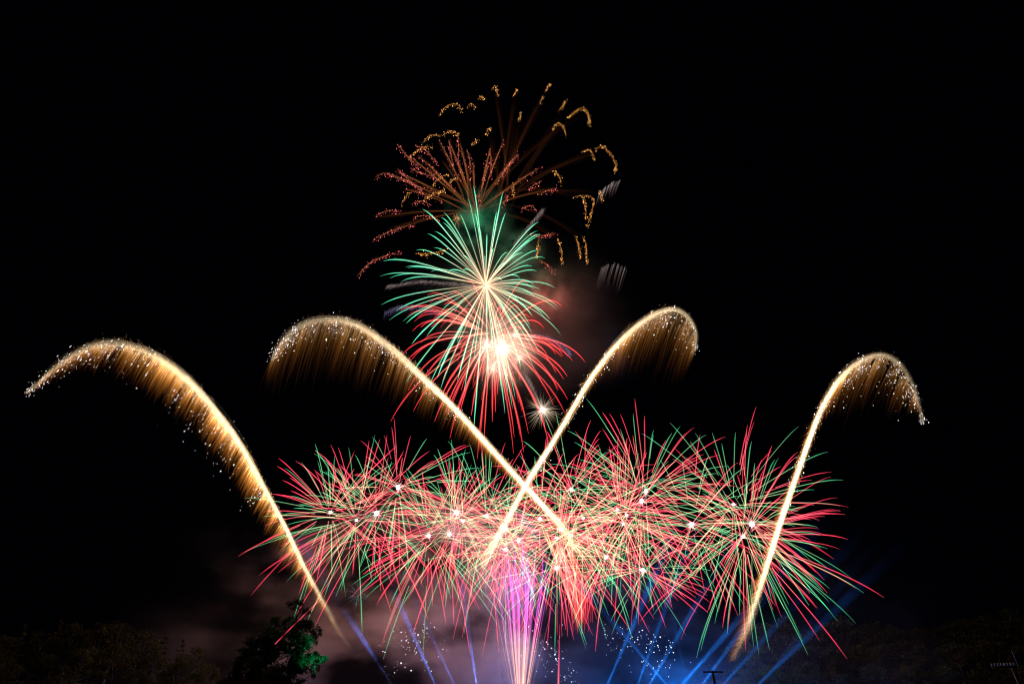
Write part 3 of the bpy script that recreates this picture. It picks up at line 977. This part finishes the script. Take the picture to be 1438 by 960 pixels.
comet('gold comet at the far right, rising steeply and hooked over at its tip',
      [(1030, 925), (1040, 903), (1050, 880), (1075, 800), (1100, 722), (1120, 665), (1135, 622), (1155, 572), (1180, 531), (1210, 506), (1240, 499), (1264, 512), (1282, 540), (1290, 566), (1297, 594)],
      200, 4, [(0, 3), (.1, 2.4), (.3, 1.7), (.55, 1.8), (.75, 2.2), (.85, 2), (1, .9)], [(0, 0), (.06, .03), (.13, .25), (.25, .8), (.6, .8), (.72, .4), (.82, .12), (.9, .04), (1, .01)], 1300,
      [(0, 12), (.12, 26), (.25, 15), (.5, 17), (.65, 36), (.78, 68), (.88, 52), (.95, 14), (1, 2)], [(0, .2), (.1, .45), (.3, 1.1), (.55, .9), (.75, .5), (.9, .45), (1, .2)], 3400,
      (-.45, .89), (750, [(0, .25), (.5, .7), (1, 1)], .36), [(.2, 5000), (.5, 6000), (.75, 5000)], edge=(-.86, .5))


# ------------------------------------------------------------------ fountain, cascade, riser
rng = np.random.default_rng(64)
FY = 202
C = P(731, 985, FY)
t = thing('fountain', 'fountain of peach jets turning magenta as they rise, bottom centre', 'firework', C)
for k in range(72):
    f = (2 * rng.random() - 1) * (.3 + .8 * rng.random())
    if k < 10:
        f = [-1.25, -1.05, -.85, -.6, -.3, 0, .3, .7, 1.0, 1.3][k]
    h = 740 + 60 * rng.random() + 30 * abs(f)
    top = 731 + f * 50 - 4 + rng.normal() * 4
    q = catmull([(731 + f * 8, 985), (731 + f * 24, 905), (731 + f * 38, 830), (top, h)], 12)
    Y = FY + rng.normal() * 3
    pts = np.array([P(a, b, Y) for a, b in q]) - C
    mb = MB()
    s = mpp(P(731, 880, FY))
    pw = .08 + .5 * rng.random() ** 2.2
    mb.tube(pts, s * .5, np.linspace(0, 1, 12), pw * 1.3, 0, 4)
    mb.tube(pts, s * 1.4, np.linspace(0, 1, 12), pw * .8, 1, 5)  # outer tube imitates the jet's bloom
    link('jet', mb.mesh('jet', [M['magenta'], M['magenta_bloom']]), t)
lamp('burning_star_light', P(731, 900, FY) - C, 11000, (1, .46, .34), 1.0, t)

C = P(810, 775, 196)
t = thing('cascade', 'bundle of red strands falling below the right leg of the comet crossing', 'firework', C)
for k in range(40):
    a = rng.random()
    q = catmull([(768 + a * 46 + rng.normal() * 3, 762 + a * 8 + rng.normal() * 6), (784 + a * 46, 800), (798 + a * 36, 840), (804 + a * 30 + rng.normal(), 874 + rng.normal() * 8)], 11)
    pts = np.array([P(x, y, 196 + (a - .5) * 4) for x, y in q]) - C
    link('falling_strand', trail_mesh('falling_strand', pts, np.linspace(.25, 1, 11), 'rose_core', 'rose_bloom', mpp(C) * .8, .5 + .6 * rng.random()), t)

C = P(785, 958, 204)
mb = MB()
pts = np.array([P(784 + 2 * u, 966 - 90 * u, 204) for u in np.linspace(0, 1, 9)]) - C
mb.tube(pts, mpp(C) * np.linspace(1.2, .4, 9), np.linspace(.3, 1, 9), np.linspace(1.0, .25, 9), 0, 4)
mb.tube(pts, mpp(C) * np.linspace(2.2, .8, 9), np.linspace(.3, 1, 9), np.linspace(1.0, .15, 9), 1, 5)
tag(link('rising_tail', mb.mesh('rising_tail', [M['red_core'], M['red_bloom']]), loc=C), 'thin upright pink streak right of the fountain, over blue smoke', 'firework')
C = P(390, 892, 196)
t0 = np.linspace(0, 1, 26)
mb = MB()
pts = np.array([P(386 + 62 * u, 904 - 64 * u + 3 * u * u, 60) for u in t0]) - P(390, 892, 60)
sc = mpp(P(400, 880, 60))
pd = .55 + .45 * np.sin(t0 * 23)
mb.tube(pts, sc * .5, 1 - t0 * .6, pd, 0, 4)
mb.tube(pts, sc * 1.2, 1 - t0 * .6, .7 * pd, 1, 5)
tag(link('star_trail', mb.mesh('star_trail', [M['red_core'], M['red_bloom']]), loc=P(390, 892, 60)), 'single red spark streak slanting down in front of the ragged tree', 'firework')


# ------------------------------------------------------------------ low crackle
SPARKS = []
for pw_ in (.3, .5, .8, 1.3):
    mb = MB()
    mb.dots([(0, 0, 0)], 1.0, pw_)
    SPARKS.append(mb.mesh('spark', [M['blue_glitter']]))


def cluster(label, n, px, py, sx, sy, seed):
    rng = np.random.default_rng(seed)
    C = P(px, py, 206)
    t = thing('crackle_cloud', label, 'firework', C, 'low clouds of white crackle')
    sub = rng.normal(size=(max(3, n // 6), 2))
    for k in range(n):
        b = sub[int(rng.random() * len(sub))]
        o = b * np.array((sx, sy)) * .8 + rng.normal(size=2) * np.array((sx, sy)) * .35
        p = P(px + np.clip(o[0], -2 * sx, 2 * sx), py + np.clip(o[1], -2 * sy, 2 * sy), 206 + rng.normal() * 3)
        r = mpp(p) * (.5 + .6 * rng.random() ** 2)
        d = link('spark', SPARKS[int(rng.random() * len(SPARKS))], t, p - C)
        d.scale = (r * (.8 + .5 * rng.random()), r, r * (.8 + .9 * rng.random()))
        d.rotation_euler = (rng.random() * 3, rng.random() * 3, rng.random() * 3)


cluster('cloud of white crackle dots over brown smoke, left of the fountain', 96, 588, 908, 32, 20, 5)
cluster('cloud of white crackle dots close right of the fountain', 80, 780, 912, 24, 26, 6)
cluster('cloud of white crackle dots among the blue beams on the right', 98, 925, 915, 40, 26, 7)


# ------------------------------------------------------------------ poles and wires
def insulator(mb, c, r, h):
    zs = np.linspace(0, h, 8)
    rr = r * np.array([.5, .95, .6, 1.0, .6, .95, .7, .35])
    mb.tube(np.stack([np.full(8, c[0]), np.full(8, c[1]), c[2] + zs], 1), rr, sides=10)


def utility_pole(label, px, py, Y, arm_px, n_ins, rot, dx):
    c = P(px, py, Y)
    s = mpp(c)
    t = thing('utility_pole', label, 'utility pole', (c[0], c[1], 0))
    h = c[2]
    mb = MB()
    mb.tube(np.array([(0, 0, -.3), (0, 0, h * .5), (0, 0, h + .18)]), np.array([.19, .16, .13]), sides=12)
    link('post', mb.mesh('post', [M['timber']], smooth=True, glow=False), t)
    mb = MB()
    hw = arm_px * s / 2
    ox = dx * s
    mb.box((ox, -.19, h), (hw, .055, .075), rot=rot)
    link('crossarm', mb.mesh('crossarm', [M['timber']], glow=False), t)
    for k in range(n_ins):
        u = -.93 + 1.86 * k / max(1, n_ins - 1)
        ins = MB()
        x = ox + hw * u * math.cos(rot)
        insulator(ins, (x, -.19, h + .078 + hw * u * math.sin(rot)), .1, .26)
        link('insulator', ins.mesh('insulator', [M['ceramic']], smooth=True, glow=False), t)
    mb = MB()
    mb.tube(np.array([(ox + hw * .45, -.19, h - .08), (0, -.12, h - .75)]), .022, sides=6)
    mb.tube(np.array([(ox - hw * .45, -.19, h - .08), (0, -.12, h - .75)]), .022, sides=6)
    link('brace', mb.mesh('brace', [M['steel']], glow=False), t)
    return t, c, hw, ox


pt, pc, phw, pox = utility_pole('reddish utility pole in the bottom right corner with a row of insulators', 1422, 936, 62, 34, 8, .03, -14)
mb = MB()
mb.tube(np.array([(.55, -.05, pc[2] + .05), (.5, -.05, pc[2] + 1.35)]), .03, sides=6)
link('lightning_rod', mb.mesh('lightning_rod', [M['steel']], glow=False), pt)
pt2, pc2, _, _ = utility_pole('small T shaped utility pole at the bottom, in front of the blue beams', 1001, 943, 80, 29, 0, 0, 0)
mb = MB()
for sx in (-1, 1):
    mb.tube(np.array([(sx * .35, -.19, pc2[2] + .075), (sx * .75, -.19, pc2[2] + .95)]), .03, sides=6)
mb.tube(np.array([(-1.2, -.19, pc2[2] + .95), (1.0, -.19, pc2[2] + .95)]), .025, sides=6)
link('wire_bracket', mb.mesh('wire_bracket', [M['steel']], glow=False), pt2)
for k, (dz, lab) in enumerate([(0.3, 'upper thin dark wire running left from the pole with a row of insulators'),
                               (-.55, 'lower thin dark wire running left from the pole with a row of insulators')]):
    a = np.array((pc[0] + pox - phw * .9, pc[1] - .19, pc[2] + dz))
    b = np.array((12.0, 88.0, 3.2 + dz))
    u = np.linspace(0, 1, 24)[:, None]
    pts = a + (b - a) * u
    pts[:, 2] -= (1.2 * 4 * u * (1 - u))[:, 0]
    mb = MB()
    mb.tube(pts - a, .022, sides=6)
    tag(link('wire', mb.mesh('wire', [M['cable']], glow=False), loc=a), lab, 'wire', 'wires of the right pole')

# ------------------------------------------------------------------ light the bursts throw on smoke, trees and poles
for (px, py, Y, e, c) in [(470, 725, 205, 26000, (1, .33, .28)), (560, 720, 203, 28000, (1, .34, .29)), (640, 725, 207, 34000, (1, .37, .32)), (730, 745, 204, 20000, (1, .38, .36)),
                          (810, 740, 206, 9000, (1, .4, .42)), (890, 710, 204, 3500, (1, .4, .4)), (1045, 740, 205, 4500, (1, .55, .35)), (690, 430, 206, 16000, (1, .7, .5))]:
    lamp('burning_star_light', P(px, py, Y), e, c, 1.0)

# green floodlight on the grass that lights the right side of the near tree
tp = P(425, 925, TY)
ld = bpy.data.lights.new('floodlight', 'SPOT')
ld.energy = 17000
ld.color = (.02, 1, .62)
ld.spot_size = math.radians(14)
ld.spot_blend = .6
fl = bpy.data.objects.new('floodlight', ld)
fl.location = (tp[0] + 12, TY - 3, .5)
from mathutils import Vector
fl.rotation_euler = (Vector(tuple(P(426, 912, TY))) - fl.location).to_track_quat('-Z', 'Y').to_euler()
COL.objects.link(fl)
